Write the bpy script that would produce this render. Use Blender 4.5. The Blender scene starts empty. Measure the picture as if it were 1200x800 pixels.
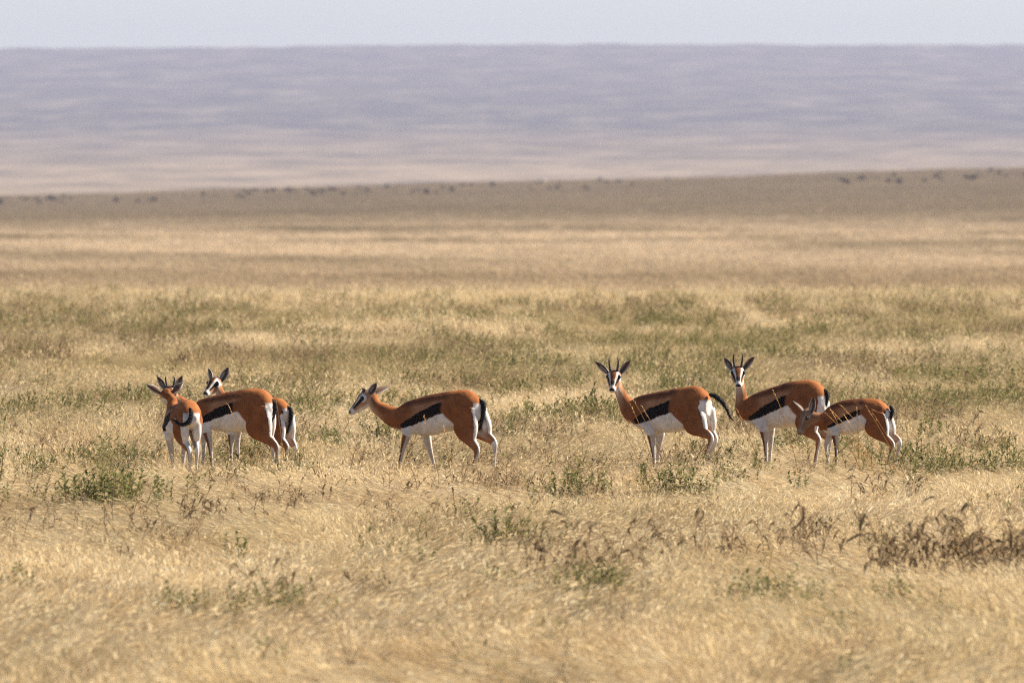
import bpy, bmesh, math, random
import numpy as np
from mathutils import Vector, Matrix

# ---------------------------------------------------------------- camera, sky, sun, exposure
sc = bpy.context.scene
COL = sc.collection
K = 7e-5            # radians per photograph pixel (1200 px wide)
Y0 = 215.0          # photograph row of the level line of sight
HC = 2.43           # eye height (standing vehicle)

cam = bpy.data.cameras.new('camera')
cam.sensor_width = 36.0
cam.lens = 36.0 / (1200 * K)
cam.clip_start = 1.0
cam.clip_end = 90000.0
cam.dof.use_dof = True
cam.dof.focus_distance = 101.0
cam.dof.aperture_fstop = 8.6
camo = bpy.data.objects.new('camera', cam)
camo.location = (0, 0, HC)
camo.rotation_euler = (math.pi / 2 - (400 - Y0) * K, 0, 0)
COL.objects.link(camo)
sc.camera = camo

SUN_EL = math.radians(41)
SUN_AZ = math.radians(72)      # from +Y (away from camera) towards +X (right)
world = bpy.data.worlds.new('World')
sc.world = world
world.use_nodes = True
wn = world.node_tree
wn.nodes.clear()
wo = wn.nodes.new('ShaderNodeOutputWorld')
wb = wn.nodes.new('ShaderNodeBackground')
sky = wn.nodes.new('ShaderNodeTexSky')
sky.sky_type = 'NISHITA'
sky.sun_disc = False
sky.sun_elevation = SUN_EL
sky.sun_rotation = SUN_AZ
sky.altitude = 1600
sky.air_density = 1.0
sky.dust_density = 0.6
sky.ozone_density = 4.0
wb.inputs['Strength'].default_value = 0.058
wn.links.new(sky.outputs[0], wb.inputs['Color'])
wn.links.new(wb.outputs[0], wo.inputs['Surface'])

sd = bpy.data.lights.new('sun', 'SUN')
sd.energy = 5.0
sd.angle = math.radians(0.53)
sd.color = (1.0, 0.93, 0.82)
so = bpy.data.objects.new('sun', sd)
S = Vector((math.cos(SUN_EL) * math.sin(SUN_AZ), math.cos(SUN_EL) * math.cos(SUN_AZ), math.sin(SUN_EL)))
so.rotation_euler = (-S).to_track_quat('-Z', 'Y').to_euler()
so.location = (60, 150, 120)
COL.objects.link(so)

sc.view_settings.view_transform = 'Standard'
sc.view_settings.look = 'None'
sc.view_settings.exposure = 1.36
sc.view_settings.gamma = 1.0
sc.view_settings.use_curve_mapping = False
cy = sc.cycles
cy.max_bounces = 5
cy.diffuse_bounces = 3
cy.glossy_bounces = 2
cy.transmission_bounces = 3
cy.transparent_max_bounces = 4
cy.volume_bounces = 0
cy.use_denoising = False
cy.filter_width = 1.15
cy.denoiser = 'OPENIMAGEDENOISE'
cy.denoising_input_passes = 'RGB_ALBEDO_NORMAL'
cy.use_adaptive_sampling = False

random.seed(11)
RNG = np.random.default_rng(11)

# ---------------------------------------------------------------- helpers
def hash2(ix, iy, seed):
    n = (ix.astype(np.int64) * 374761393 + iy.astype(np.int64) * 668265263 + seed * 974711) & 0x7fffffff
    n = ((n ^ (n >> 13)) * 1274126177) & 0x7fffffff
    return ((n ^ (n >> 16)) & 0xffff) / 65535.0

def vnoise(x, y, seed=0):
    x = np.asarray(x, float); y = np.asarray(y, float)
    ix = np.floor(x); iy = np.floor(y)
    fx = x - ix; fy = y - iy
    fx = fx * fx * (3 - 2 * fx); fy = fy * fy * (3 - 2 * fy)
    a = hash2(ix, iy, seed); b = hash2(ix + 1, iy, seed)
    c = hash2(ix, iy + 1, seed); d = hash2(ix + 1, iy + 1, seed)
    return (a * (1 - fx) + b * fx) * (1 - fy) + (c * (1 - fx) + d * fx) * fy

def fbm(x, y, seed=0, o=3):
    s = 0; a = 0.5; t = 0
    for i in range(o):
        s = s + a * vnoise(x * 2 ** i, y * 2 ** i, seed + i * 17); t += a; a *= 0.55
    return s / t

def smooth01(x, a, b):
    t = np.clip((np.asarray(x, float) - a) / (b - a), 0, 1)
    return t * t * (3 - 2 * t)

PROF_D = np.array([-400, 0, 200, 262, 300, 380, 450, 600, 900, 1600, 2600, 3500, 4200, 6500], float)
PROF_Z = np.array([0, 0, 0, -0.16, -0.70, -1.3, -1.65, -2.1, -2.6, -3.0, -1.0, 2.5, -11, -34], float)

def ground_z(x, y):
    x = np.asarray(x, float); y = np.asarray(y, float)
    z = np.interp(y, PROF_D, PROF_Z)
    z = z + 0.027 * np.clip(x, -500, 500) * smooth01(y, 900, 3400)
    near = 1 - smooth01(y, 260, 420)
    z = z + near * smooth01(y, 190, 255) * 0.34 * (fbm(x * 0.22, y * 0.08, 61) - 0.5)
    z = z + near * (0.05 * (fbm(x * 0.35, y * 0.22, 3) - 0.5) + 0.16 * (fbm(x * 0.06, y * 0.05, 9) - 0.5) * smooth01(y, 112, 150))
    z = z + smooth01(y, 2300, 3300) * (1.6 * (fbm(x * 0.018, y * 0.002, 5) - 0.5))
    z = z + smooth01(y, 400, 800) * (1 - smooth01(y, 2300, 3000)) * 0.7 * (fbm(x * 0.02, y * 0.006, 6) - 0.5)
    return z

def dist_of_row(py):
    return HC / ((py - Y0) * K)

def link(o, parent=None):
    COL.objects.link(o)
    if parent is not None:
        o.parent = parent
    return o

def mesh_obj(name, me, parent=None):
    return link(bpy.data.objects.new(name, me), parent)

def empty(name, loc):
    o = bpy.data.objects.new(name, None)
    o.location = loc
    o.empty_display_size = 0.2
    return link(o)

def tag(o, label=None, cat=None, group=None, kind=None):
    if label: o['label'] = label
    if cat: o['category'] = cat
    if group: o['group'] = group
    if kind: o['kind'] = kind
    return o

class NT:
    """small node-tree helper"""
    def __init__(self, name):
        self.m = bpy.data.materials.new(name)
        self.m.use_nodes = True
        self.t = self.m.node_tree
        self.t.nodes.clear()
        self.out = self.n('ShaderNodeOutputMaterial')
    def n(self, typ, **kw):
        nd = self.t.nodes.new(typ)
        for k, v in kw.items():
            setattr(nd, k, v)
        return nd
    def l(self, a, b):
        self.t.links.new(a, b)
    def noise(self, vec, scale, detail=3.0, rough=0.55):
        nd = self.n('ShaderNodeTexNoise')
        nd.inputs['Scale'].default_value = scale
        nd.inputs['Detail'].default_value = detail
        nd.inputs['Roughness'].default_value = rough
        if vec is not None: self.l(vec, nd.inputs['Vector'])
        return nd.outputs['Fac']
    def ramp(self, fac, stops):
        nd = self.n('ShaderNodeValToRGB')
        e = nd.color_ramp.elements
        while len(e) < len(stops): e.new(0.5)
        for i, (p, c) in enumerate(stops):
            e[i].position = p
            e[i].color = (*c, 1) if len(c) == 3 else c
        self.l(fac, nd.inputs['Fac'])
        return nd.outputs['Color']
    def mix(self, fac, a, b, blend='MIX'):
        nd = self.n('ShaderNodeMix', data_type='RGBA', blend_type=blend)
        for s, v in ((nd.inputs[0], fac), (nd.inputs[6], a), (nd.inputs[7], b)):
            if hasattr(v, 'is_linked') or hasattr(v, 'links'): self.l(v, s)
            elif isinstance(v, (int, float)): s.default_value = v
            else: s.default_value = (*v, 1)
        return nd.outputs[2]
    def mapping(self, vec, scale):
        nd = self.n('ShaderNodeMapping')
        nd.inputs['Scale'].default_value = scale
        self.l(vec, nd.inputs['Vector'])
        return nd.outputs[0]
    def thin(self, color, trans=0.4, tcol=None):
        """thin plant tissue: diffuse + light coming through"""
        d = self.n('ShaderNodeBsdfDiffuse'); t = self.n('ShaderNodeBsdfTranslucent')
        self.l(color, d.inputs['Color']); self.l(tcol if tcol is not None else color, t.inputs['Color'])
        mx = self.n('ShaderNodeMixShader'); mx.inputs[0].default_value = trans
        self.l(d.outputs[0], mx.inputs[1]); self.l(t.outputs[0], mx.inputs[2])
        self.l(mx.outputs[0], self.out.inputs['Surface'])
        return self.m

# ---------------------------------------------------------------- materials
def grass_material():
    g = NT('dry_grass')
    oi = g.n('ShaderNodeObjectInfo')
    loc = oi.outputs['Location']
    big = g.noise(g.mapping(loc, (0.16, 0.045, 0.0)), 1.0, 3)
    mid = g.noise(g.mapping(loc, (0.7, 0.35, 0.0)), 1.0, 2)
    col = g.ramp(oi.outputs['Random'], [(0.0, (0.62, 0.445, 0.220)), (0.35, (0.74, 0.575, 0.325)),
                                        (0.7, (0.79, 0.64, 0.385)), (0.9, (0.84, 0.72, 0.48)), (1.0, (0.42, 0.27, 0.125))])
    sx = g.n('ShaderNodeSeparateXYZ'); g.l(loc, sx.inputs[0])
    mr = g.n('ShaderNodeMapRange'); mr.inputs['From Min'].default_value = 100; mr.inputs['From Max'].default_value = 150
    mr.inputs['To Min'].default_value = 0.4
    g.l(sx.outputs['Y'], mr.inputs['Value'])
    m3 = g.n('ShaderNodeMapRange'); m3.inputs['From Min'].default_value = 262; m3.inputs['From Max'].default_value = 205
    m3.inputs['To Min'].default_value = 0.25; g.l(sx.outputs['Y'], m3.inputs['Value'])
    m4 = g.n('ShaderNodeMath', operation='MULTIPLY'); g.l(mr.outputs[0], m4.inputs[0]); g.l(m3.outputs[0], m4.inputs[1])
    mm = g.n('ShaderNodeMath', operation='MULTIPLY'); g.l(m4.outputs[0], mm.inputs[0])
    g.l(g.ramp(big, [(0.40, (0, 0, 0)), (0.60, (0.85, 0.85, 0.85))]), mm.inputs[1])
    col = g.mix(mm.outputs[0], col, (0.38, 0.295, 0.135))
    col = g.mix(g.ramp(mid, [(0.52, (0, 0, 0)), (0.75, (0.5, 0.5, 0.5))]), col, (0.46, 0.30, 0.155))
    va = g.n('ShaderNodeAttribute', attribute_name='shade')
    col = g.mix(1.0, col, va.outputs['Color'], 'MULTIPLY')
    return g.thin(col, 0.48)

def simple_thin(name, stops, trans):
    g = NT(name)
    oi = g.n('ShaderNodeObjectInfo')
    va = g.n('ShaderNodeAttribute', attribute_name='shade')
    col = g.ramp(oi.outputs['Random'], stops)
    col = g.mix(1.0, col, va.outputs['Color'], 'MULTIPLY')
    return g.thin(col, trans)

M_GRASS = grass_material()
M_GREEN = simple_thin('green_leaf', [(0.0, (0.098, 0.108, 0.034)), (0.5, (0.155, 0.152, 0.054)), (1.0, (0.25, 0.21, 0.090))], 0.45)
M_DRY = simple_thin('withered_leaf', [(0.0, (0.165, 0.115, 0.064)), (0.5, (0.255, 0.182, 0.100)), (1.0, (0.36, 0.265, 0.150))], 0.42)
M_STEM = simple_thin('dry_stem', [(0.0, (0.22, 0.13, 0.065)), (1.0, (0.34, 0.22, 0.11))], 0.1)
def plain_material():
    g = NT('plain_grass')
    oi = g.n('ShaderNodeObjectInfo'); loc = oi.outputs['Location']
    a = g.noise(g.mapping(loc, (0.016, 0.0040, 0.0)), 1.0, 4, 0.62)
    col = g.ramp(a, [(0.34, (0.22, 0.172, 0.108)), (0.44, (0.45, 0.345, 0.220)), (0.56, (0.66, 0.510, 0.340)), (0.70, (0.40, 0.305, 0.195))])
    col = g.mix(1.0, col, g.ramp(oi.outputs['Random'], [(0, (0.65, 0.65, 0.62)), (1, (1.15, 1.15, 1.15))]), 'MULTIPLY')
    sx = g.n('ShaderNodeSeparateXYZ'); g.l(loc, sx.inputs[0])
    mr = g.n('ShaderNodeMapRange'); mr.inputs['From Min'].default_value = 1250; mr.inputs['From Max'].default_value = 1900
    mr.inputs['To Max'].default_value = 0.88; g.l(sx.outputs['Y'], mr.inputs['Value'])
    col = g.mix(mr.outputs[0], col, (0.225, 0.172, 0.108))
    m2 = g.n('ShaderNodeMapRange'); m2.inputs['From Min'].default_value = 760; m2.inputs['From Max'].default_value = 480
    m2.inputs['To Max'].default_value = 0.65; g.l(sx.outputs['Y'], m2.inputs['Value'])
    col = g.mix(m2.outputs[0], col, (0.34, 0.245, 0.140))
    return g.thin(col, 0.3)
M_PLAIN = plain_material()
M_STALK = simple_thin('golden_stalk', [(0.0, (0.55, 0.32, 0.12)), (1.0, (0.68, 0.46, 0.22))], 0.35)
M_BUSH = simple_thin('dark_scrub', [(0.0, (0.13, 0.098, 0.058)), (1.0, (0.20, 0.148, 0.088))], 0.15)
M_FAR = simple_thin('far_shrub_leaf', [(0.0, (0.018, 0.018, 0.016)), (1.0, (0.045, 0.040, 0.032))], 0.1)

def ground_material():
    g = NT('savanna_soil')
    geo = g.n('ShaderNodeNewGeometry')
    p = geo.outputs['Position']
    a = g.noise(g.mapping(p, (0.012, 0.0022, 0.0)), 1.0, 5, 0.62)
    b = g.noise(g.mapping(p, (0.055, 0.013, 0.0)), 1.0, 4, 0.6)
    c = g.noise(p, 3.0, 4, 0.6)
    col = g.ramp(a, [(0.30, (0.19, 0.138, 0.084)), (0.46, (0.27, 0.195, 0.120)), (0.58, (0.33, 0.245, 0.152)), (0.75, (0.20, 0.148, 0.090))])
    col = g.mix(g.ramp(b, [(0.48, (0, 0, 0)), (0.70, (0.7, 0.7, 0.7))]), col, (0.165, 0.125, 0.075))
    col = g.mix(g.ramp(c, [(0.3, (0.25, 0.25, 0.25)), (0.7, (0, 0, 0))]), col, (0.20, 0.135, 0.075))
    # the low ridge far out is darker scrub
    sx = g.n('ShaderNodeSeparateXYZ'); g.l(p, sx.inputs[0])
    mr = g.n('ShaderNodeMapRange'); mr.inputs['From Min'].default_value = 1500; mr.inputs['From Max'].default_value = 2400
    g.l(sx.outputs['Y'], mr.inputs['Value'])
    e = g.noise(g.mapping(p, (0.01, 0.004, 0)), 1.0, 4, 0.65)
    dk = g.ramp(e, [(0.35, (0.15, 0.11, 0.065)), (0.62, (0.26, 0.19, 0.112))])
    col = g.mix(mr.outputs[0], col, dk)
    m2 = g.n('ShaderNodeMapRange'); m2.inputs['From Min'].default_value = 900; m2.inputs['From Max'].default_value = 420
    m2.inputs['To Max'].default_value = 0.75
    g.l(sx.outputs['Y'], m2.inputs['Value'])
    col = g.mix(m2.outputs[0], col, g.ramp(b, [(0.35, (0.21, 0.145, 0.083)), (0.65, (0.28, 0.197, 0.114))]))
    bs = g.n('ShaderNodeBsdfPrincipled')
    g.l(col, bs.inputs['Base Color']); bs.inputs['Roughness'].default_value = 0.95
    bs.inputs['Specular IOR Level'].default_value = 0.1
    bu = g.n('ShaderNodeBump'); bu.inputs['Strength'].default_value = 0.6; bu.inputs['Distance'].default_value = 0.05
    g.l(c, bu.inputs['Height']); g.l(bu.outputs[0], bs.inputs['Normal'])
    g.l(bs.outputs[0], g.out.inputs['Surface'])
    return g.m

def hill_material():
    g = NT('far_hillside')
    geo = g.n('ShaderNodeNewGeometry')
    p = geo.outputs['Position']
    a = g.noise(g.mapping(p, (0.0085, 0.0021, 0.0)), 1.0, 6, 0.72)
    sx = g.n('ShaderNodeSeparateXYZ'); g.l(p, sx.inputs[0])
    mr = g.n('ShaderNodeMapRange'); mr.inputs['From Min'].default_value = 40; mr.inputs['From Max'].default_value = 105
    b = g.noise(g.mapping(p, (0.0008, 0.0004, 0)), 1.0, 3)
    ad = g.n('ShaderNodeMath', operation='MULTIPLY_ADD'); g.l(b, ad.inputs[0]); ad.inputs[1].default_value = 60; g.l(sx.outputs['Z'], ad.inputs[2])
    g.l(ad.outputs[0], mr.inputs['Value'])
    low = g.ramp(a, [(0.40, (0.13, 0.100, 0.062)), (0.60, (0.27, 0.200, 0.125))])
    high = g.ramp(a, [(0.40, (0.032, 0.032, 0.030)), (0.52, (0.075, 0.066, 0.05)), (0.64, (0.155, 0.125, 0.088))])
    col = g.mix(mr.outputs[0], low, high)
    bs = g.n('ShaderNodeBsdfDiffuse'); g.l(col, bs.inputs['Color'])
    g.l(bs.outputs[0], g.out.inputs['Surface'])
    return g.m

def coat_material():
    g = NT('gazelle_coat')
    va = g.n('ShaderNodeAttribute', attribute_name='coat')
    tc = g.n('ShaderNodeTexCoord')
    n1 = g.noise(tc.outputs['Object'], 14.0, 3)
    n2 = g.noise(g.mapping(tc.outputs['Object'], (120, 120, 60)), 1.0, 2)
    col = g.mix(1.0, va.outputs['Color'], g.ramp(n1, [(0.3, (0.74, 0.73, 0.72)), (0.7, (1.14, 1.14, 1.13))]), 'MULTIPLY')
    col = g.mix(1.0, col, g.ramp(n2, [(0.3, (0.9, 0.9, 0.9)), (0.7, (1.06, 1.06, 1.06))]), 'MULTIPLY')
    bs = g.n('ShaderNodeBsdfPrincipled')
    g.l(col, bs.inputs['Base Color'])
    bs.inputs['Roughness'].default_value = 0.8
    bs.inputs['Specular IOR Level'].default_value = 0.08
    bu = g.n('ShaderNodeBump'); bu.inputs['Strength'].default_value = 0.35; bu.inputs['Distance'].default_value = 0.004
    g.l(n2, bu.inputs['Height']); g.l(bu.outputs[0], bs.inputs['Normal'])
    g.l(bs.outputs[0], g.out.inputs['Surface'])
    return g.m

def plain(name, col, rough=0.6, spec=0.3):
    g = NT(name)
    tc = g.n('ShaderNodeTexCoord')
    n = g.noise(tc.outputs['Object'], 60.0, 2)
    c = g.mix(1.0, col, g.ramp(n, [(0.3, (0.75, 0.75, 0.75)), (0.7, (1.15, 1.15, 1.15))]), 'MULTIPLY')
    bs = g.n('ShaderNodeBsdfPrincipled')
    g.l(c, bs.inputs['Base Color']); bs.inputs['Roughness'].default_value = rough
    bs.inputs['Specular IOR Level'].default_value = spec
    g.l(bs.outputs[0], g.out.inputs['Surface'])
    return g.m

M_GROUND = ground_material()
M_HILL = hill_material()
M_COAT = coat_material()
M_HORN = plain('horn', (0.035, 0.028, 0.024), 0.45, 0.4)
M_EYE = plain('eye', (0.006, 0.005, 0.005), 0.12, 0.5)
M_TAIL = plain('tail_hair', (0.014, 0.011, 0.010), 0.7, 0.2)
M_ROCK = plain('pale_earth', (0.34, 0.27, 0.20), 0.9, 0.1)

# ---------------------------------------------------------------- ground sheet and far hillside
def sheet(name, dists, halfw, ncol, zf, mat):
    V = []; F = []
    for d in dists:
        w = halfw(d)
        xs = np.linspace(-1, 1, ncol)
        xs = np.sign(xs) * np.abs(xs) ** 1.6 * w
        zs = zf(xs, np.full(ncol, d))
        V += [(x, d, z) for x, z in zip(xs, zs)]
    for i in range(len(dists) - 1):
        for j in range(ncol - 1):
            a = i * ncol + j
            F.append((a, a + 1, a + ncol + 1, a + ncol))
    me = bpy.data.meshes.new(name)
    me.from_pydata(V, [], F)
    me.materials.append(mat)
    me.polygons.foreach_set('use_smooth', [True] * len(F))
    return me

d_near = list(np.arange(-300, 40, 20)) + list(np.arange(40, 300, 1.5)) + list(np.geomspace(300, 6500, 190))
g_me = sheet('ground', d_near, lambda d: 60 + abs(d) * 0.55, 121, ground_z, M_GROUND)
tag(mesh_obj('ground', g_me), kind='structure')

HP_D = np.array([5600, 8000, 9500, 12000, 15000, 19000, 23500, 24500, 26000], float)
HP_Y = np.array([238, 226, 214, 182, 148, 96, 53, 55, 75], float)
HP_Z = HC - (HP_Y - Y0) * K * HP_D
def hill_z(x, y):
    z = np.interp(y, HP_D, HP_Z)
    far = smooth01(y, 9000, 22000)
    px = x / (K * np.maximum(y, 1))
    z = z + far * 1.6 * (-5.0 * smooth01(-px, 60, 620) - 1.2 * smooth01(px, 200, 600))
    z = z + far * 7.0 * (fbm(x * 0.02, y * 0.0006, 31) - 0.5) + 14 * far * (fbm(x * 0.0009, y * 0.0004, 33) - 0.5)
    return z
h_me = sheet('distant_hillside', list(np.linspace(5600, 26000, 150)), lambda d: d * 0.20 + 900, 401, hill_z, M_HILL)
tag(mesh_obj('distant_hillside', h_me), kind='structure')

# ---------------------------------------------------------------- air: even haze
def haze_box():
    x0, x1, y0, y1, z0, z1 = -8200.0, 8200.0, -420.0, 26200.0, -80.0, 330.0
    me = bpy.data.meshes.new('haze')
    v = [(x, y, z) for z in (z0, z1) for y in (y0, y1) for x in (x0, x1)]
    f = [(0, 2, 3, 1), (4, 5, 7, 6), (0, 1, 5, 4), (2, 6, 7, 3), (0, 4, 6, 2), (1, 3, 7, 5)]
    me.from_pydata(v, [], f)
    g = NT('haze_air')
    pv = g.n('ShaderNodeVolumePrincipled')
    pv.inputs['Color'].default_value = (0.52, 0.515, 0.635, 1)
    pv.inputs['Density'].default_value = 0.50e-4
    pv.inputs['Anisotropy'].default_value = 0.15
    g.l(pv.outputs[0], g.out.inputs['Volume'])
    me.materials.append(g.m)
    tag(mesh_obj('haze', me), kind='stuff')
haze_box()

# ---------------------------------------------------------------- gazelles
def smooth_poly(pts, per=6, it=2):
    """densify a polyline of rows (numpy), round the corners a little"""
    pts = np.asarray(pts, float)
    out = []
    for a, b in zip(pts[:-1], pts[1:]):
        for i in range(per):
            out.append(a + (b - a) * i / per)
    out.append(pts[-1])
    out = np.array(out)
    for _ in range(it):
        o = out.copy()
        o[1:-1] = 0.25 * out[:-2] + 0.5 * out[1:-1] + 0.25 * out[2:]
        out = o
    return out

def catmull(pts, per=6):
    pts = np.asarray(pts, float)
    n = len(pts); out = []
    for i in range(n - 1):
        p0 = pts[max(i - 1, 0)]; p1 = pts[i]; p2 = pts[i + 1]; p3 = pts[min(i + 2, n - 1)]
        for k in range(per):
            t = k / per
            out.append(0.5 * ((2 * p1) + (-p0 + p2) * t + (2 * p0 - 5 * p1 + 4 * p2 - p3) * t * t + (-p0 + 3 * p1 - 3 * p2 + p3) * t ** 3))
    out.append(pts[-1])
    return np.array(out)

class Loft:
    """closed tubes gathered into one vertex/face soup"""
    def __init__(self):
        self.V = []; self.F = []; self.parts = []
    def tube(self, name, C, ra, rb, side, vertical=False, n=20):
        C = np.asarray(C, float)
        T = np.gradient(C, axis=0)
        T /= np.linalg.norm(T, axis=1)[:, None] + 1e-9
        base = len(self.V)
        ups = []
        for i in range(len(C)):
            s = side[i] if np.ndim(side) == 2 else side
            if vertical:
                a = s; b = np.array([0, 0, 1.0])
            else:
                a = s - T[i] * np.dot(s, T[i]); a = a / (np.linalg.norm(a) + 1e-9)
                b = np.cross(a, T[i])
            ups.append(b)
            for k in range(n):
                an = 2 * math.pi * k / n
                self.V.append(C[i] + a * math.cos(an) * ra[i] + b * math.sin(an) * rb[i])
        m = len(C)
        for i in range(m - 1):
            for k in range(n):
                k2 = (k + 1) % n
                self.F.append((base + i * n + k, base + i * n + k2, base + (i + 1) * n + k2, base + (i + 1) * n + k))
        self.F.append(tuple(base + k for k in range(n))[::-1])
        self.F.append(tuple(base + (m - 1) * n + k for k in range(n)))
        self.parts.append((name, C, np.sqrt(np.asarray(ra) * np.asarray(rb))))

def remesh(V, F, voxel):
    me = bpy.data.meshes.new('tmp')
    me.from_pydata([tuple(v) for v in V], [], F)
    bm = bmesh.new(); bm.from_mesh(me)
    bmesh.ops.recalc_face_normals(bm, faces=bm.faces)
    bm.to_mesh(me); bm.free()
    o = bpy.data.objects.new('tmp', me); COL.objects.link(o)
    md = o.modifiers.new('r', 'REMESH'); md.mode = 'VOXEL'; md.voxel_size = voxel
    dg = bpy.context.evaluated_depsgraph_get()
    r = bpy.data.meshes.new_from_object(o.evaluated_get(dg))
    bpy.data.objects.remove(o); bpy.data.meshes.remove(me)
    bm = bmesh.new(); bm.from_mesh(r)
    for _ in range(4):
        bmesh.ops.smooth_vert(bm, verts=bm.verts, factor=0.5, use_axis_x=True, use_axis_y=True, use_axis_z=True)
    bm.to_mesh(r); bm.free()
    return r

BROWN = np.array([0.235, 0.084, 0.029])
RUFOUS_LIT = np.array([0.325, 0.112, 0.034])  # rufous back hair, brightened to paint in the sun on upper surfaces
SADDLE = np.array([0.115, 0.040, 0.017])
FAWN = np.array([0.37, 0.180, 0.088])
CREAM = np.array([0.52, 0.33, 0.19])
WHITE = np.array([0.70, 0.645, 0.58])
BLACK = np.array([0.012, 0.009, 0.008])
GREYB = np.array([0.16, 0.12, 0.10])

def lerp(a, b, t):
    t = np.asarray(t)[..., None]
    return a * (1 - t) + b * t

HIND_R = [(0.060, 0.100), (0.052, 0.084), (0.020, 0.029), (0.0145, 0.0175), (0.0165, 0.021)]
FORE_R = [(0.045, 0.080), (0.036, 0.048), (0.0195, 0.0215), (0.0140, 0.0165), (0.0155, 0.020)]

def leaf_ear(base, tip, face, w, young=False):
    """cupped ear from base to tip, its hollow turned to 'face'; returns mesh"""
    base = np.array(base); tip = np.array(tip)
    ax = tip - base; L = np.linalg.norm(ax); ax /= L
    fc = np.array(face) - ax * np.dot(face, ax); fc /= np.linalg.norm(fc) + 1e-9
    sd_ = np.cross(ax, fc)
    V = []; F = []; C = []
    nl, nw = 11, 7
    for layer in (0, 1):
        for i in range(nl):
            t = i / (nl - 1)
            ww = w * (0.42 + 0.58 * math.sin(min(1, t / 0.45) * math.pi / 2)) if t < 0.45 else w * max(0.0, math.cos((t - 0.45) / 0.55 * math.pi / 2)) ** 0.75
            ww = max(ww, 0.0015)
            for j in range(nw):
                q = -1 + 2 * j / (nw - 1)
                cup = (1 - q * q) * ww * (0.75 - 0.35 * t)
                off = -cup if layer == 0 else -cup - 0.004 * (1 - 0.7 * q * q)
                V.append(base + ax * (t * L) + sd_ * q * ww * 0.9 + fc * (off + 0.012 * t * t))
                if layer == 0:
                    edge = abs(q) > 0.72
                    c = WHITE if (edge and t < 0.95) else (GREYB * 0.45 if abs(q) < 0.62 else GREYB)
                    if abs(q + 0.34) < 0.12 and 0.1 < t < 0.7: c = WHITE * 0.45
                else:
                    c = FAWN * 0.20 + GREYB * 0.25 if t < 0.8 else GREYB * 0.7
                    if abs(q) > 0.8: c = WHITE
                C.append(c)
    n = nl * nw
    for i in range(nl - 1):
        for j in range(nw - 1):
            a = i * nw + j
            F.append((a, a + 1, a + nw + 1, a + nw))
            F.append((n + a, n + a + nw, n + a + nw + 1, n + a + 1))
        for j in (0, nw - 1):
            a = i * nw + j; b = a + nw
            F.append((a, b, n + b, n + a) if j == 0 else (b, a, n + a, n + b))
    me = bpy.data.meshes.new('ear')
    me.from_pydata([tuple(v) for v in V], [], F)
    at = me.color_attributes.new('coat', 'FLOAT_COLOR', 'POINT')
    at.data.foreach_set('color', np.concatenate([np.array(C), np.ones((len(C), 1))], 1).ravel())
    me.materials.append(M_COAT)
    me.polygons.foreach_set('use_smooth', [True] * len(F))
    return me

def tube_mesh(name, C, R, mat, n=8, rings=0.0):
    C = np.asarray(C, float)
    T = np.gradient(C, axis=0); T /= np.linalg.norm(T, axis=1)[:, None] + 1e-9
    V = []; F = []
    s = np.array([0.3, 0.9, 0.2])
    for i in range(len(C)):
        a = s - T[i] * np.dot(s, T[i]); a /= np.linalg.norm(a); b = np.cross(T[i], a)
        r = R[i] * (1 + (rings if i % 2 else -rings))
        for k in range(n):
            an = 2 * math.pi * k / n
            V.append(tuple(C[i] + (a * math.cos(an) + b * math.sin(an)) * r))
    m = len(C)
    for i in range(m - 1):
        for k in range(n):
            k2 = (k + 1) % n
            F.append((i * n + k, i * n + k2, (i + 1) * n + k2, (i + 1) * n + k))
    F.append(tuple(range(n))[::-1]); F.append(tuple((m - 1) * n + k for k in range(n)))
    me = bpy.data.meshes.new(name)
    me.from_pydata(V, [], F)
    me.materials.append(mat)
    me.polygons.foreach_set('use_smooth', [True] * len(F))
    return me

def ball_mesh(name, c, r, mat):
    bm = bmesh.new()
    bmesh.ops.create_uvsphere(bm, u_segments=12, v_segments=8, radius=r)
    bmesh.ops.translate(bm, verts=bm.verts, vec=Vector(c))
    me = bpy.data.meshes.new(name); bm.to_mesh(me); bm.free()
    me.materials.append(mat)
    me.polygons.foreach_set('use_smooth', [True] * len(me.polygons))
    return me

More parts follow.
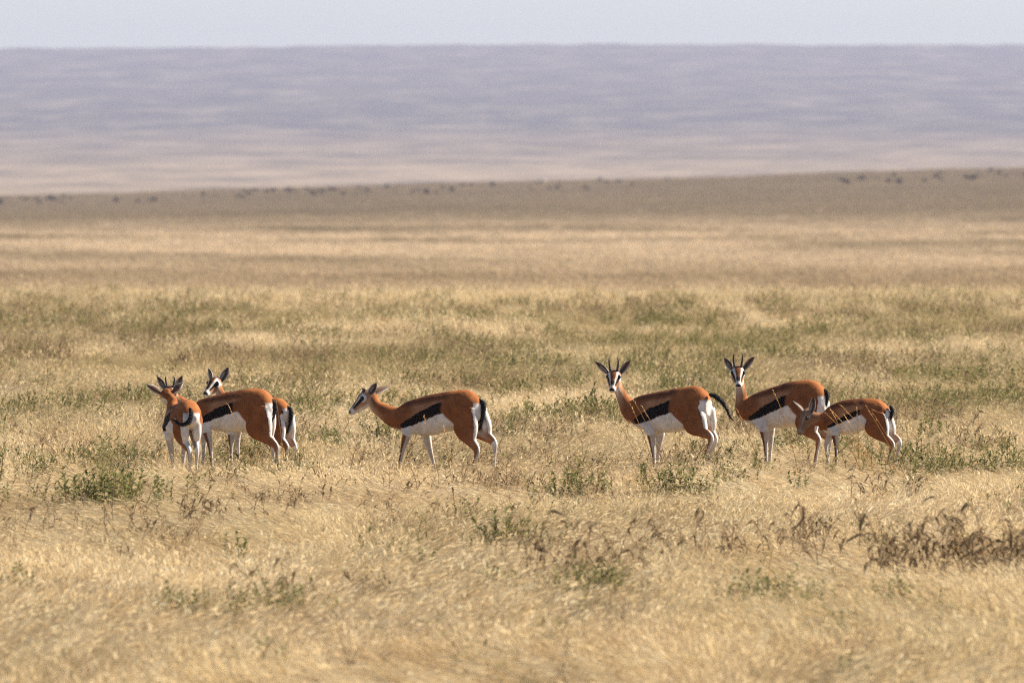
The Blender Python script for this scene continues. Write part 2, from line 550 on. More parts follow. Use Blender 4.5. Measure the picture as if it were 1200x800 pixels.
def gazelle(label, ox, gy, psi, torso, fore, hind, neck, head, tail, horns=0.0, ears=None, young=False, fs=1.0, body=False):
    """ox, gy: photograph column and row of the ground point below the body; psi: heading in degrees.
    Joint positions were measured in the photograph and are set at their own depth beside the midline."""
    D = dist_of_row(gy)
    O = np.array([(ox - 600) * K * D, D])
    gz0 = float(ground_z(O[0], O[1]))
    p = math.radians(psi)
    h = np.array([math.cos(p), math.sin(p), 0]); l = np.array([-math.sin(p), math.cos(p), 0])
    def P(px, py, lat=0.0):
        a = (px - 600) * K
        Y = (lat + O[0] * l[0] + O[1] * l[1]) / (a * l[0] + l[1])
        return np.array([a * Y - O[0], Y - O[1], HC - (py - Y0) * K * Y - gz0])
    def PD(px, py, dd):
        Y = D + dd
        return np.array([(px - 600) * K * Y - O[0], dd, HC - (py - Y0) * K * Y - gz0])
    def B(x, y, z):
        return h * x + l * y + np.array([0, 0, z])
    lf = Loft()
    # torso
    st = []
    for s in torso:
        if body:
            x, zt, zb, hw = s
            c = B(x, 0, (zt + zb) / 2); hh = (zt - zb) / 2
        else:
            px, yt, yb, hw = s
            a = P(px, yt); b = P(px, yb)
            c = (a + b) / 2; hh = (a[2] - b[2]) / 2
        st.append([*c, hw * fs, hh])
    ts = catmull(st, 6)
    lf.tube('torso', ts[:, :3], ts[:, 3], ts[:, 4], l, vertical=True, n=32)
    ts_len = np.linspace(0, 1, len(ts))
    xb = ts[:, :3] @ h
    # legs
    hooves = []
    for nm, legs, R in (('fore', fore, FORE_R), ('hind', hind, HIND_R)):
        lats = (0.068, 0.078, 0.064, 0.058, 0.058) if nm == 'fore' else (0.052, 0.075, 0.062, 0.060, 0.060)
        for sgn, pts in legs:
            J = []
            for i, q in enumerate(pts):
                lat = sgn * lats[i] * fs
                c = B(*q) if body else P(q[0], q[1], lat)
                J.append([*c, R[i][0] * fs, R[i][1] * fs])
            J = np.array(J)
            J[4, 2] = float(ground_z(J[4, 0] + O[0], J[4, 1] + O[1])) - gz0 + 0.004
            J[3, 2] = max(J[3, 2], J[4, 2] + 0.06)
            J = np.insert(J, 2, (J[1] + J[2]) / 2 * np.array([1, 1, 1, 0.95, 0.92]), axis=0)
            J = np.insert(J, 4, [*((J[3, :3] + J[4, :3]) / 2), 0.0122 * fs, 0.0150 * fs], axis=0)
            Q = smooth_poly(J, 5, 3)
            lf.tube('%s%+d' % (nm, sgn), Q[:, :3], Q[:, 3], Q[:, 4], l)
            if nm == 'hind':
                i0 = J[0, :3] - h * 0.040 * fs - np.array([0, 0, .035 * fs]); i2 = J[2, :3] * 0.8 + J[3, :3] * 0.2
                i1 = (i0 + i2) / 2 - h * 0.012 * fs
                Q = catmull([[*i0, .045 * fs, .056 * fs], [*i1, .040 * fs, .052 * fs], [*i2, .026 * fs, .036 * fs]], 5)
                lf.tube('hams%+d' % sgn, Q[:, :3], Q[:, 3], Q[:, 4], l)
    # head frame
    (hx, hy, hlat), f, hs = head
    eye_mid = PD(hx, hy, hlat) if body else P(hx, hy, hlat)
    f = np.array(f, float); f /= np.linalg.norm(f)
    up = np.array([0, 0, 1.0]) - f * f[2]; up /= np.linalg.norm(up)
    sd_ = np.cross(up, f)          # the animal's left
    hs = hs * 1.10; L = 0.222 * hs
    poll = eye_mid - f * (0.36 * L) - up * 0.012 * hs
    HS = [(-0.06, .024, .028, .0), (0.06, .045, .046, -.002), (0.22, .0525, .056, -.005), (0.38, .0510, .057, -.011), (0.52, .0400, .049, -.013),
          (0.68, .0310, .038, -.012), (0.84, .0265, .030, -.012), (0.94, .0240, .0245, -.013), (1.0, .0150, .0155, -.014)]
    hst = catmull([[*(poll + f * (t * L) + up * (o * hs)), w * hs, hh * hs] for t, w, hh, o in HS], 4)
    # neck: from inside the chest to the skull
    nk = []
    for (nx, ny, nlat), ra, rb in neck:
        c = B(nx, nlat, ny) if body else P(nx, ny, nlat)
        nk.append([*c, ra * fs, rb * fs])
    back_in = ts[12, :3] * 0.6 + ts[6, :3] * 0.4
    nk.insert(0, [*back_in, 0.070 * fs, 0.095 * fs])
    nk.append([*(poll + f * 0.03 * L - up * 0.008), 0.034 * hs, 0.038 * hs])
    ns = catmull(nk, 6)
    w = np.linspace(0, 1, len(ns))[:, None]
    sides = l[None, :] * (1 - w) + sd_[None, :] * w
    lf.tube('neck', ns[:, :3], ns[:, 3], ns[:, 4], sides)
    lf.tube('head', hst[:, :3], hst[:, 3], hst[:, 4], sd_)
    me = remesh(lf.V, lf.F, 0.0052 if not young else 0.0046)
    me.name = 'body'
    # --- coat pattern, by body part
    N = len(me.vertices)
    co = np.empty(N * 3); me.vertices.foreach_get('co', co); co = co.reshape(-1, 3)
    no = np.empty(N * 3); me.vertex_normals.foreach_get('vector', no); no = no.reshape(-1, 3)
    best = np.full(N, 1e9); part = np.zeros(N, int); par = np.zeros(N)
    names = [q[0] for q in lf.parts]
    for pi_, (nm, C, R) in enumerate(lf.parts):
        for a in range(0, N, 20000):
            b = min(N, a + 20000)
            dd = np.linalg.norm(co[a:b, None, :] - C[None], axis=2) / R[None]
            if nm in ('torso',): dd = dd * 1.0
            i = dd.argmin(1); m = dd[np.arange(b - a), i]
            if nm == 'neck': m = m * 1.05
            if nm == 'head': m = m * 0.8
            up_ = m < best[a:b]
            best[a:b][up_] = m[up_]; part[a:b][up_] = pi_; par[a:b][up_] = ((i / (len(C) - 1)) if not nm.startswith('hams') else (0.15 + 0.25 * i / (len(C) - 1)))[up_]
    jit = (fbm(co @ np.array([31., 17, 0]) + 5, co[:, 2] * 34, 7) - 0.5) + 0.9 * (fbm(co @ np.array([110., 60, 0]) + 5, co[:, 2] * 90, 8, 2) - 0.5)
    bump = (fbm(co @ h * 9 + co @ l * 9 + 40, co[:, 2] * 9, 91, 3) - 0.5) * 0.008 * np.isin(part, [i for i, n_ in enumerate(names) if n_ in ('torso', 'neck')])
    bump += (fbm(co @ h * 20 + 40, co[:, 2] * 7 + co @ l * 5, 92, 2) - 0.5) * 0.006 * np.isin(part, [i for i, n_ in enumerate(names) if n_[:4] in ('hind', 'hams', 'fore')]) * (par < .35)
    me.vertices.foreach_set('co', (co + no * bump[:, None]).ravel())
    x = co @ h; lat = co @ l; z = co[:, 2]
    order = np.argsort(xb)
    zt = np.interp(x, xb[order], (ts[:, 2] + ts[:, 4])[order]); zb = np.interp(x, xb[order], (ts[:, 2] - ts[:, 4])[order])
    v = (zt - z) / np.maximum(zt - zb, 0.05) + 0.03 * jit
    s = (xb.max() - x) / (xb.max() - xb.min()) + 0.02 * jit
    rear = -(no @ h) + 0.10 * jit + 0.45 * np.clip(-no[:, 2], 0, 1) * smooth01(s, 0.80, 0.9)
    fwd = no @ h
    zbin = np.clip((z / 0.012).astype(int), 0, 99); sb = (lat > 0).astype(int)
    xmin = np.full((2, 100), 9.0)
    for sd2 in (0, 1):
        kk = (sb == sd2) & (x < np.median(x))
        np.minimum.at(xmin[sd2], zbin[kk], x[kk])
    rd = x - xmin[sb, zbin]
    rear = rear * (1 - smooth01(rd, 0.040, 0.065))
    col = np.tile(BROWN, (N, 1))
    # saddle and pale band
    col = lerp(col, SADDLE, (1 - smooth01(v, 0.10, 0.24)) * smooth01(s, 0.02, 0.15) * (1 - smooth01(s, 0.62, 0.80)) * 0.85)
    rv = random.uniform(-.025, .025); rh = random.uniform(1.0, 1.2); re_ = random.uniform(-.025, .02)
    col = lerp(col, RUFOUS_LIT, (1 - smooth01(v, 0.12, 0.34)) * np.maximum(smooth01(s, 0.58, 0.75), 1 - smooth01(s, 0.05, 0.2)))  # rufous back with sunlit highlight painted along top of rump and shoulders
    vs = np.interp(s, [0.0, 0.12, 0.22, 0.36, 0.60, 1.0], [0.86, 0.80, 0.67 + rv * .5, 0.53 + rv, 0.40 + rv, 0.40 + rv])
    ht = np.interp(s, [0.0, 0.10, 0.16, 0.28, 0.5, 1.0], [0.0, 0.015, 0.075, 0.115, 0.125, 0.125]) * (0.72 if young else rh)
    band = smooth01(v, 0.17, 0.26) * (1 - smooth01(v, vs - ht, vs - ht + 0.03)) * smooth01(s, 0.2, 0.36) * (1 - smooth01(s, 0.58, 0.68))
    col = lerp(col, FAWN, band * 0.95)
    belly = smooth01(v, vs + ht - 0.02, vs + ht + 0.02) * smooth01(s, 0.10, 0.15) * (1 - smooth01(s - 0.16 * np.clip((v - 0.45) / 0.5, 0, 1), 0.59, 0.615))
    belly = np.maximum(belly, smooth01(v, 0.86, 0.92) * smooth01(s, 0.02, 0.08) * (1 - smooth01(s, 0.72, 0.75)))
    stripe = smooth01(v, vs - ht - 0.015, vs - ht + 0.015) * (1 - smooth01(v, vs + ht - 0.015, vs + ht + 0.015)) * smooth01(s, 0.125, 0.15) * (1 - smooth01(s, 0.58 + re_, 0.61 + re_))
    istor = np.array([n == 'torso' for n in names])[part]
    tl = np.array([n.startswith('fore') for n in names])[part]
    hl = np.array([n.startswith('hind') or n.startswith('hams') for n in names])[part]
    isn = np.array([n == 'neck' for n in names])[part]
    ish = np.array([n == 'head' for n in names])[part]
    sg = np.array([(-1 if n.endswith('-1') else 1) for n in names])[part]
    outw = (no @ l) * sg
    low_t = istor | (tl & (par < 0.22)) | (hl & (par < 0.20) & (s < 0.66))
    col = lerp(col, WHITE, belly * low_t)
    col = lerp(col, BLACK, stripe * low_t)
    # fore legs
    fl = tl & ~(par < 0.22)
    legc = smooth01(fwd * 0.75 + outw * 0.55, 0.28, 0.5)
    c2 = lerp(np.tile(WHITE * np.array([.80, .76, .72]), (N, 1)), BROWN * 0.9, legc)
    col[fl] = c2[fl]
    # hind legs
    hi = hl & (par > 0.12)
    inner = smooth01(-outw, 0.30, 0.55) * (1 - smooth01(lat * sg, 0.020, 0.045) * (par < 0.5))
    rearw = smooth01(rear, 0.52, 0.62)
    lower = smooth01(par, 0.50, 0.58)
    wh = np.maximum(np.maximum(inner, rearw), lower * (1 - smooth01(fwd * 0.5 + outw * 0.6, 0.35, 0.6)))
    c3 = lerp(np.tile(BROWN, (N, 1)), lerp(WHITE, WHITE * np.array([.80, .76, .72]), lower), wh)
    col[hi] = c3[hi]
    col[hi] = lerp(col, FAWN, smooth01(par, .2, .5) * (1 - wh) * 0.45)[hi]
    # rump disc with its dark border
    rp = (istor & (s > 0.80)) | (hl & (par < 0.30))
    zr = (z - zb.min())
    topz = ts[-1, 2] + ts[-8, 4] * 0.35
    rw = smooth01(rear, 0.50, 0.60) * (1 - smooth01(z, topz, topz + 0.03))
    bd = smooth01(rear, 0.40, 0.46) * (1 - smooth01(rear, 0.52, 0.58)) * (1 - smooth01(z, topz - 0.02, topz + 0.03)) * smooth01(z, topz - 0.20, topz - 0.10)
    cr = lerp(lerp(col, BLACK * 2, bd * 0.8), WHITE, rw)
    col[rp] = cr[rp]
    # hooves
    hv = (tl | hl) & (par > 0.955)
    col[hv] = BLACK * 1.5
    # neck: paler under the throat
    th = np.zeros(N)
    idx = np.clip((par * (len(ns) - 1)).astype(int), 0, len(ns) - 1)
    T = np.gradient(ns[:, :3], axis=0); T /= np.linalg.norm(T, axis=1)[:, None]
    Bv = np.cross(sides, T); Bv /= np.linalg.norm(Bv, axis=1)[:, None]
    off = co - ns[idx, :3]
    dorsal = (off * Bv[idx]).sum(1) / np.maximum(ns[idx, 4], 0.01)
    if np.dot(Bv[len(ns) // 2], np.array([0, 0, 1.0]) - h * 0.6) < 0: dorsal = -dorsal
    cn = lerp(lerp(np.tile(BROWN, (N, 1)), RUFOUS_LIT, smooth01(dorsal, 0.1, 0.7)), CREAM, (1 - smooth01(dorsal, -0.75, 0.15)) * smooth01(par, 0.25, 0.6) * 0.8)
    cn = lerp(cn, WHITE, (1 - smooth01(dorsal, -0.98, -0.7)) * smooth01(par, 0.5, 0.8) * 0.8)
    col[isn] = cn[isn]
    # head mask
    q = co - poll
    t = (q @ f) / L; hu = (q @ up) + 0.006 * hs; hsd = q @ sd_
    phi = np.degrees(np.arctan2(np.abs(hsd), hu))
    chd = np.tile(FAWN, (N, 1))
    chd = lerp(chd, CREAM, smooth01(phi, 85, 120) * 0.7)
    chd = lerp(chd, WHITE, smooth01(phi, 118, 140))
    blz = (1 - smooth01(phi, 19, 28)) * smooth01(t, 0.08, 0.2)
    wst = smooth01(phi, 20, 28) * (1 - smooth01(phi, 42, 50)) * smooth01(t, 0.10, 0.22) * (1 - smooth01(t, 0.86, 0.92))
    bst = smooth01(phi, 45, 51) * (1 - smooth01(phi, 78, 87)) * smooth01(t, 0.30, 0.38) * (1 - smooth01(t, 0.76, 0.84))
    chd = lerp(chd, WHITE * .88, wst * .92)
    eye_t, eye_phi = 0.36, 66
    er = np.sqrt(((t - eye_t) / 0.15) ** 2 + ((phi - eye_phi) / 34) ** 2)
    chd = lerp(chd, WHITE, (1 - smooth01(er, 0.85, 1.05)))
    chd = lerp(chd, BLACK * 1.5, bst)
    rb = BROWN * (0.40 if young else 0.72)
    chd = lerp(chd, rb, blz)
    chd = lerp(chd, GREYB, (1 - smooth01(t, 0.14, 0.24)) * (1 - smooth01(phi, 40, 70)) * 0.8)
    chd = lerp(chd, BLACK * 2, (1 - smooth01(phi, 26, 38)) * smooth01(t, 0.60, 0.66) * (1 - smooth01(t, 0.80, 0.84)))
    chd = lerp(chd, WHITE, smooth01(t, 0.80, 0.85) * (0.45 + 0.55 * smooth01(phi, 30, 55)))
    chd = lerp(chd, BLACK, smooth01(t, 0.93, 0.97) * (1 - smooth01(phi, 95, 125)))
    chd = lerp(chd, BROWN * 0.9, (1 - smooth01(t, 0.02, 0.10)))
    if young == 'fawn':
        chd = lerp(chd, np.array([0.25, 0.15, 0.085]), np.full(N, 0.86))
    col[ish] = chd[ish]
    if young == 'fawn':
        col[isn] = lerp(col[isn], np.array([0.28, 0.15, 0.075]), np.full(isn.sum(), 0.7))
    # blend across part borders a little
    col = np.clip(col, 0.004, 0.9)
    at = me.color_attributes.new('coat', 'FLOAT_COLOR', 'POINT')
    at.data.foreach_set('color', np.concatenate([col, np.ones((N, 1))], 1).ravel())
    me.materials.clear(); me.materials.append(M_COAT)
    me.polygons.foreach_set('use_smooth', [True] * len(me.polygons))
    root = empty('gazelle', (O[0], O[1], gz0))
    tag(root, label, 'gazelle', 'gazelles standing in the dry grass')
    mesh_obj('body', me, root)
    # eyes, ears, horns, tail
    for sg_ in (1, -1):
        e = poll + f * (0.36 * L) + up * 0.018 * hs + sd_ * sg_ * 0.0430 * hs
        mesh_obj('eye', ball_mesh('eye', e, 0.0155 * hs, M_EYE), root)
        b = poll + f * (0.13 * L) + up * 0.004 * hs + sd_ * sg_ * 0.044 * hs
        if ears:
            q = ears[0 if sg_ > 0 else 1]
            tip = PD(q[0], q[1], b[1] + q[2])
        else:
            tip = b + (sd_ * sg_ * 0.72 + up * 0.62 - f * 0.25) * 0.145 * hs
        mesh_obj('ear', leaf_ear(b, tip, f * 1.0 + sd_ * sg_ * 0.2, 0.033 * hs, young), root)
        if horns:
            hb = poll + f * (0.20 * L) + up * 0.040 * hs + sd_ * sg_ * 0.024 * hs
            hd = up * 0.92 - f * 0.30
            hd /= np.linalg.norm(hd)
            pts = [hb + hd * (horns * k / 14) + sd_ * sg_ * (0.012 * math.sin(k / 14 * 2.6)) - f * (0.022 * math.sin(k / 14 * math.pi)) for k in range(15)]
            rr = [0.0105 * (1 - (k / 14) ** 1.5 * 0.82) for k in range(15)]
            mesh_obj('horn', tube_mesh('horn', pts, rr, M_HORN, 8, 0.07), root)
    tp = [(PD(*q) if body else P(*q)) for q in tail]
    tq = catmull(tp, 6)
    k = np.linspace(0, 1, len(tq))
    tr = (0.011 + 0.015 * np.sin(np.clip(k * 1.15, 0, 1) * math.pi)) * fs
    tr[-1] = 0.003
    tm = tube_mesh('tail_core', tq, tr * 0.75, M_TAIL, 8, 0.1)
    tv = [tuple(v_.co) for v_ in tm.vertices]; tf = [tuple(p_.vertices) for p_ in tm.polygons]
    T = np.gradient(tq, axis=0); T /= np.linalg.norm(T, axis=1)[:, None]
    for _ in range(260):                      # loose hair
        i = random.randrange(1, len(tq) - 1)
        dv = np.array([random.gauss(0, 1), random.gauss(0, 1), random.gauss(0, 1)]); dv -= T[i] * (dv @ T[i]); dv /= np.linalg.norm(dv)
        b0 = tq[i] + dv * tr[i] * 0.6; e = b0 + T[i] * random.uniform(.02, .05) * fs + dv * random.uniform(.006, .020) * fs
        w_ = np.cross(T[i], dv) * 0.0035
        n0 = len(tv); tv += [tuple(b0 - w_), tuple(b0 + w_), tuple(e)]; tf.append((n0, n0 + 1, n0 + 2))
    bpy.data.meshes.remove(tm)
    tm = bpy.data.meshes.new('tail'); tm.from_pydata(tv, [], tf); tm.materials.append(M_TAIL)
    mesh_obj('tail', tm, root)
    return root

gazelle('gazelle walking left alone between the two groups, hornless head held low',
    515, 560, 152,
    [(462, 482, 498, .050), (470, 475, 505, .080), (481, 468.8, 508, .098), (500, 463, 510.5, .120), (518, 459.5, 507.5, .125), (535, 457.2, 503.5, .115),
     (547, 456.8, 500, .105), (555, 460, 498, .095), (561, 466, 494, .070), (564.5, 473, 488, .040)],
    [(1, [(476, 490), (478, 506), (472, 526), (467, 549), (463, 559)]), (-1, [(489, 490), (499, 508), (504, 527), (509, 547), (511, 557)])],
    [(1, [(546, 477), (541, 503), (560, 527), (554, 548), (551, 559)]), (-1, [(558, 477), (558, 502), (580, 518), (579, 546), (577, 557)])],
    [((463, 489, 0), .070, .088), ((448, 481, 0), .050, .064), ((440, 475, 0), .042, .054)],
    ((424, 467, 0), (-.74, -.12, -.67), 1.0),
    [(561.5, 467.5, 0), (566.5, 474, 0), (566, 487, 0), (562, 502, 0)],
    ears=[(442, 448.5, -.03), (456, 452, .10)], horns=0.035)

gazelle('horned gazelle facing the camera with its black tail swung out to the right',
    790, 560, 140,
    [(737, 472, 490, .050), (745, 466, 498, .082), (756, 462, 504, .100), (772, 458.5, 506.5, .120), (789, 455.5, 506.5, .125), (804, 453, 503.5, .115),
     (815, 452, 499, .105), (823, 455, 496, .095), (828, 461, 492, .070), (831, 467, 487, .040)],
    [(1, [(757, 490), (763, 506), (765, 525), (767.5, 546), (766, 558)]), (-1, [(770, 490), (774, 507), (772, 525), (770.5, 546), (770, 558)])],
    [(1, [(812, 475), (809, 498), (835, 512), (824, 541), (820, 557)]), (-1, [(826, 475), (824, 498), (839, 514), (830, 540), (827, 556)])],
    [((741, 483, 0), .068, .085), ((731, 468, .01), .046, .054), ((725, 456, .02), .040, .048)],
    ((719, 442, .03), (-.10, -.80, -.60), 1.0),
    [(831, 462, 0), (839, 465, 0), (848, 473, 0), (857, 491, 0)],
    horns=0.125, ears=[(738, 421.6, .02), (698, 422.8, .02)])

gazelle('horned gazelle mother facing the camera while a fawn suckles under her belly',
    920, 553, 150,
    [(869, 472, 489, .050), (877, 466, 495, .082), (888, 459.5, 500, .100), (905, 453.5, 501.5, .120), (925, 447.5, 500.5, .125), (943, 445, 497, .115),
     (954, 446, 493, .105), (961, 450, 490, .095), (966, 456, 486, .070), (968.5, 462, 482, .040)],
    [(1, [(890, 486), (895, 502), (897, 519), (898, 540), (896, 551)]), (-1, [(898, 486), (903, 502), (903.5, 518), (902, 540), (902, 551)])],
    [(1, [(948, 468), (941, 498), (960, 514.5), (956, 537), (954, 550)]), (-1, [(960, 468), (956, 498), (973, 514), (970, 537), (969, 550)])],
    [((873, 480, 0), .066, .082), ((869, 466, .01), .044, .052), ((867.5, 452, .02), .038, .046)],
    ((864.8, 437.3, .03), (.02, -.80, -.60), 1.0),
    [(964, 455.5, 0), (969, 461.5, 0), (968, 472, 0), (963, 484, 0)],
    horns=0.125, ears=[(883.5, 417, .02), (849.4, 419, .02)])

gazelle('small brown fawn suckling with its head under the mother at far right',
    1010, 556, 165,
    [(961, 488, 504, .040), (968, 479, 507, .060), (976, 473.5, 508, .078), (988, 469, 509, .095), (1002, 467, 507.5, .100), (1015, 466.5, 503, .095),
     (1027, 467.5, 499, .090), (1035, 471, 496, .080), (1041, 477, 492, .055), (1044, 483, 488, .030)],
    [(1, [(974, 493), (978, 507), (980, 521), (980, 543), (979, 553)]), (-1, [(974, 494), (974, 508), (968, 521), (970, 541), (970, 553)])],
    [(1, [(1028, 482), (1021, 502), (1047, 520), (1040, 541), (1037, 553)]), (-1, [(1034, 482), (1030, 502), (1055, 517), (1050, 540), (1047, 553)])],
    [((969, 493, 0), .056, .074), ((958, 491, .01), .044, .062), ((949, 487, .02), .040, .054)],
    ((942.5, 490, .04), (-.42, -.30, -.86), 0.92),
    [(1043, 475, .02), (1045.5, 481, .02), (1044, 489, .02)],
    ears=[(954, 465, -.02), (930.5, 469, -.02)], young='fawn', fs=0.86)

gazelle('large gazelle seen side on in the left group, its head hidden behind another',
    280, 557, 158,
    [(225, 476, 492, .050), (233, 469, 499, .082), (244, 465, 503, .100), (260, 460.5, 505.5, .120), (280, 457, 506, .125), (296, 455, 503, .115),
     (306, 455.5, 500, .105), (313, 459, 498, .095), (318, 465, 494, .070), (321, 472, 488, .040)],
    [(1, [(238, 488), (242, 503), (246, 521), (248, 543), (247, 554)]), (-1, [(243, 488), (240, 503), (239, 521), (238, 543), (237, 554)])],
    [(1, [(303, 475), (297, 502), (324, 522), (326, 543), (324, 555)]), (-1, [(310, 475), (306, 502), (321, 521), (319, 543), (318, 554)])],
    [((230, 485, 0), .068, .085), ((216, 474, .01), .046, .056), ((205, 466, .02), .040, .048)],
    ((199, 460, .03), (-.06, -.82, -.56), 0.94),
    [(315.5, 466.5, 0), (321.5, 473, 0), (321, 485, 0), (316, 499, 0)],
    horns=0.10, ears=[(213, 440, .02), (185, 440.5, .02)])

gazelle('young gazelle behind the left group, hornless head showing above the large one',
    306, 553, 143,
    [(262, 479, 496, .042), (270, 472, 503, .072), (280, 469.5, 506, .092), (297, 467.5, 507, .105), (312, 466.5, 504, .105), (325, 466, 500, .095),
     (332, 469, 497, .085), (337, 475, 493, .060), (339.5, 481, 488, .034)],
    [(1, [(270, 490), (271, 506), (271, 521), (271, 541), (270, 552)]), (-1, [(280, 490), (278, 507), (278.5, 521), (279.5, 541), (279, 552)])],
    [(1, [(323, 484), (318, 505), (337, 523.5), (334, 543), (332, 553)]), (-1, [(335, 484), (333, 504), (346, 524), (345.5, 543), (344, 553)])],
    [((267, 484, 0), .058, .074), ((262, 469, .01), .040, .048), ((257, 457, .02), .034, .042)],
    ((249.3, 449.5, .03), (-.45, -.75, -.46), 0.97),
    [(336, 475.5, 0), (341, 481.5, 0), (340.5, 492, 0), (337, 506, 0)],
    ears=[(267.5, 430.5, .04), (245.5, 431.5, .03)], young=True, fs=0.88)

gazelle('gazelle seen from behind at far left, black tail swished to the side',
    213, 562, 102,
    [(.40, .545, .430, .050), (.34, .590, .375, .080), (.26, .620, .350, .100), (.13, .635, .340, .122), (0, .640, .345, .128), (-.14, .655, .365, .120),
     (-.26, .672, .395, .106), (-.35, .660, .425, .098), (-.42, .605, .455, .074), (-.455, .550, .485, .042)],
    [(1, [(.27, .072, .46), (.20, .070, .365), (.21, .045, .21), (.20, .030, .08), (.20, .030, 0)]), (-1, [(.27, -.072, .46), (.20, -.070, .365), (.22, -.055, .21), (.22, -.045, .08), (.22, -.045, 0)])],
    [(1, [(-.32, .055, .52), (-.23, .072, .405), (-.41, .010, .255), (-.375, .000, .09), (-.365, .000, 0)]), (-1, [(-.32, -.055, .52), (-.23, -.072, .405), (-.41, -.052, .265), (-.37, -.050, .09), (-.36, -.050, 0)])],
    [((.37, .53, 0), .064, .080), ((.42, .61, 0), .046, .054), ((.44, .655, 0), .040, .046)],
    ((196, 463.5, .52), (.06, .88, -.47), 0.96),
    [(222, 478, -.44), (224, 485, -.49), (221, 494, -.51), (212, 497.5, -.50), (204, 492, -.47)],
    ears=[(172, 450, -.02), (214, 447, .0)], body=True)

# ---------------------------------------------------------------- plant pieces
def shade_attr(me, cols):
    at = me.color_attributes.new('shade', 'FLOAT_COLOR', 'POINT')
    a = np.ones((len(cols), 4)); a[:, :3] = np.asarray(cols).reshape(len(cols), -1)
    at.data.foreach_set('color', a.ravel())

class Soup:
    def __init__(self): self.V = []; self.F = []; self.C = []; self.M = []
    def blade(self, root, direction, length, width, bend, c0, c1, segs=3, mi=0):
        d = Vector(direction).normalized(); b = Vector(bend)
        side = d.cross(Vector((random.uniform(-1, 1), random.uniform(-1, 1), 0.2))).normalized()
        n0 = len(self.V); root = Vector(root)
        for i in range(segs + 1):
            t = i / segs
            c = root + d * (length * t) + b * (t * t * length)
            w = width * (1 - t ** 1.6) * 0.5
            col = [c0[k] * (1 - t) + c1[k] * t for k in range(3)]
            if i < segs:
                self.V += [c - side * w, c + side * w]; self.C += [col, col]
            else:
                self.V.append(c); self.C.append(col)
        for i in range(segs - 1):
            a = n0 + 2 * i
            self.F.append((a, a + 1, a + 3, a + 2)); self.M.append(mi)
        a = n0 + 2 * (segs - 1)
        self.F.append((a, a + 1, a + 2)); self.M.append(mi)
    def leaf(self, root, direction, droop, length, width, c, mi=0, curl=0.0):
        d = Vector(direction).normalized()
        side = d.cross(Vector((0, 0, 1)))
        if side.length < 1e-3: side = Vector((1, 0, 0))
        side.normalize(); up = side.cross(d)
        n0 = len(self.V); root = Vector(root)
        prof = [(0, .10), (.25, .8), (.5, 1.0), (.78, .6), (1, 0.03)]
        for t, w in prof:
            p_ = root + d * (length * t) + Vector((0, 0, -1)) * (droop * t * t * length)
            for q in (-1, 0, 1):
                self.V.append(p_ + side * (q * w * width * 0.5) + up * (abs(q) * w * width * (0.22 + curl)))
                self.C.append([c * (0.9 + 0.25 * (q == 0))] * 3)
        for i in range(len(prof) - 1):
            for j in (0, 1):
                a = n0 + i * 3 + j
                self.F.append((a, a + 1, a + 4, a + 3)); self.M.append(mi)
    def tube(self, pts, r0, r1, c=1.0, mi=0, n=3):
        n0 = len(self.V); m = len(pts)
        for i, p_ in enumerate(pts):
            p_ = Vector(p_)
            T = (Vector(pts[min(i + 1, m - 1)]) - Vector(pts[max(i - 1, 0)])).normalized()
            a = T.orthogonal().normalized(); b = T.cross(a)
            r = r0 + (r1 - r0) * i / (m - 1)
            for k in range(n):
                an = 2 * math.pi * k / n
                self.V.append(p_ + (a * math.cos(an) + b * math.sin(an)) * r); self.C.append([c] * 3)
        for i in range(m - 1):
            for k in range(n):
                k2 = (k + 1) % n
                self.F.append((n0 + i * n + k, n0 + i * n + k2, n0 + (i + 1) * n + k2, n0 + (i + 1) * n + k)); self.M.append(mi)
    def mesh(self, name, mats):
        me = bpy.data.meshes.new(name)
        me.from_pydata([tuple(v) for v in self.V], [], self.F)
        for m in mats: me.materials.append(m)
        me.polygons.foreach_set('material_index', self.M)
        shade_attr(me, self.C)
        return me

def tuft_mesh(nb, rad, hmin, hmax, tall, wind, width):
    s = Soup()
    for i in range(nb):
        a = random.uniform(0, 6.283); r = rad * math.sqrt(random.random())
        hgt = random.uniform(hmin, hmax) if random.random() > tall else random.uniform(hmax, hmax * 1.7)
        lean = Vector((random.gauss(wind, 0.20), random.gauss(-0.05, 0.25), 1.0))
        k = random.uniform(0.58, 1.12)
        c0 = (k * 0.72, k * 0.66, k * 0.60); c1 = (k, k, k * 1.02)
        bend = Vector((random.gauss(wind * 0.55, 0.16), random.gauss(0, 0.16), -random.uniform(0.05, 0.25)))
        s.blade((r * math.cos(a), r * math.sin(a), -0.01), lean, hgt, width * random.uniform(0.7, 1.3), bend, c0, c1)
        if random.random() < 0.14:   # feathery seed head
            tip = Vector((r * math.cos(a), r * math.sin(a), 0)) + lean.normalized() * hgt * 0.9 + bend * hgt * 0.8
            for _ in range(2):
                dv = (lean.normalized() + bend * 1.4 + Vector((random.gauss(0, .2), random.gauss(0, .2), 0)))
                s.blade(tip, dv, random.uniform(0.03, 0.06), width * 2.0, Vector((0, 0, -0.2)), (1.02, 1.0, 0.98), (1.1, 1.1, 1.1), 2)
    return s.mesh('grass_tuft', [M_GRASS])

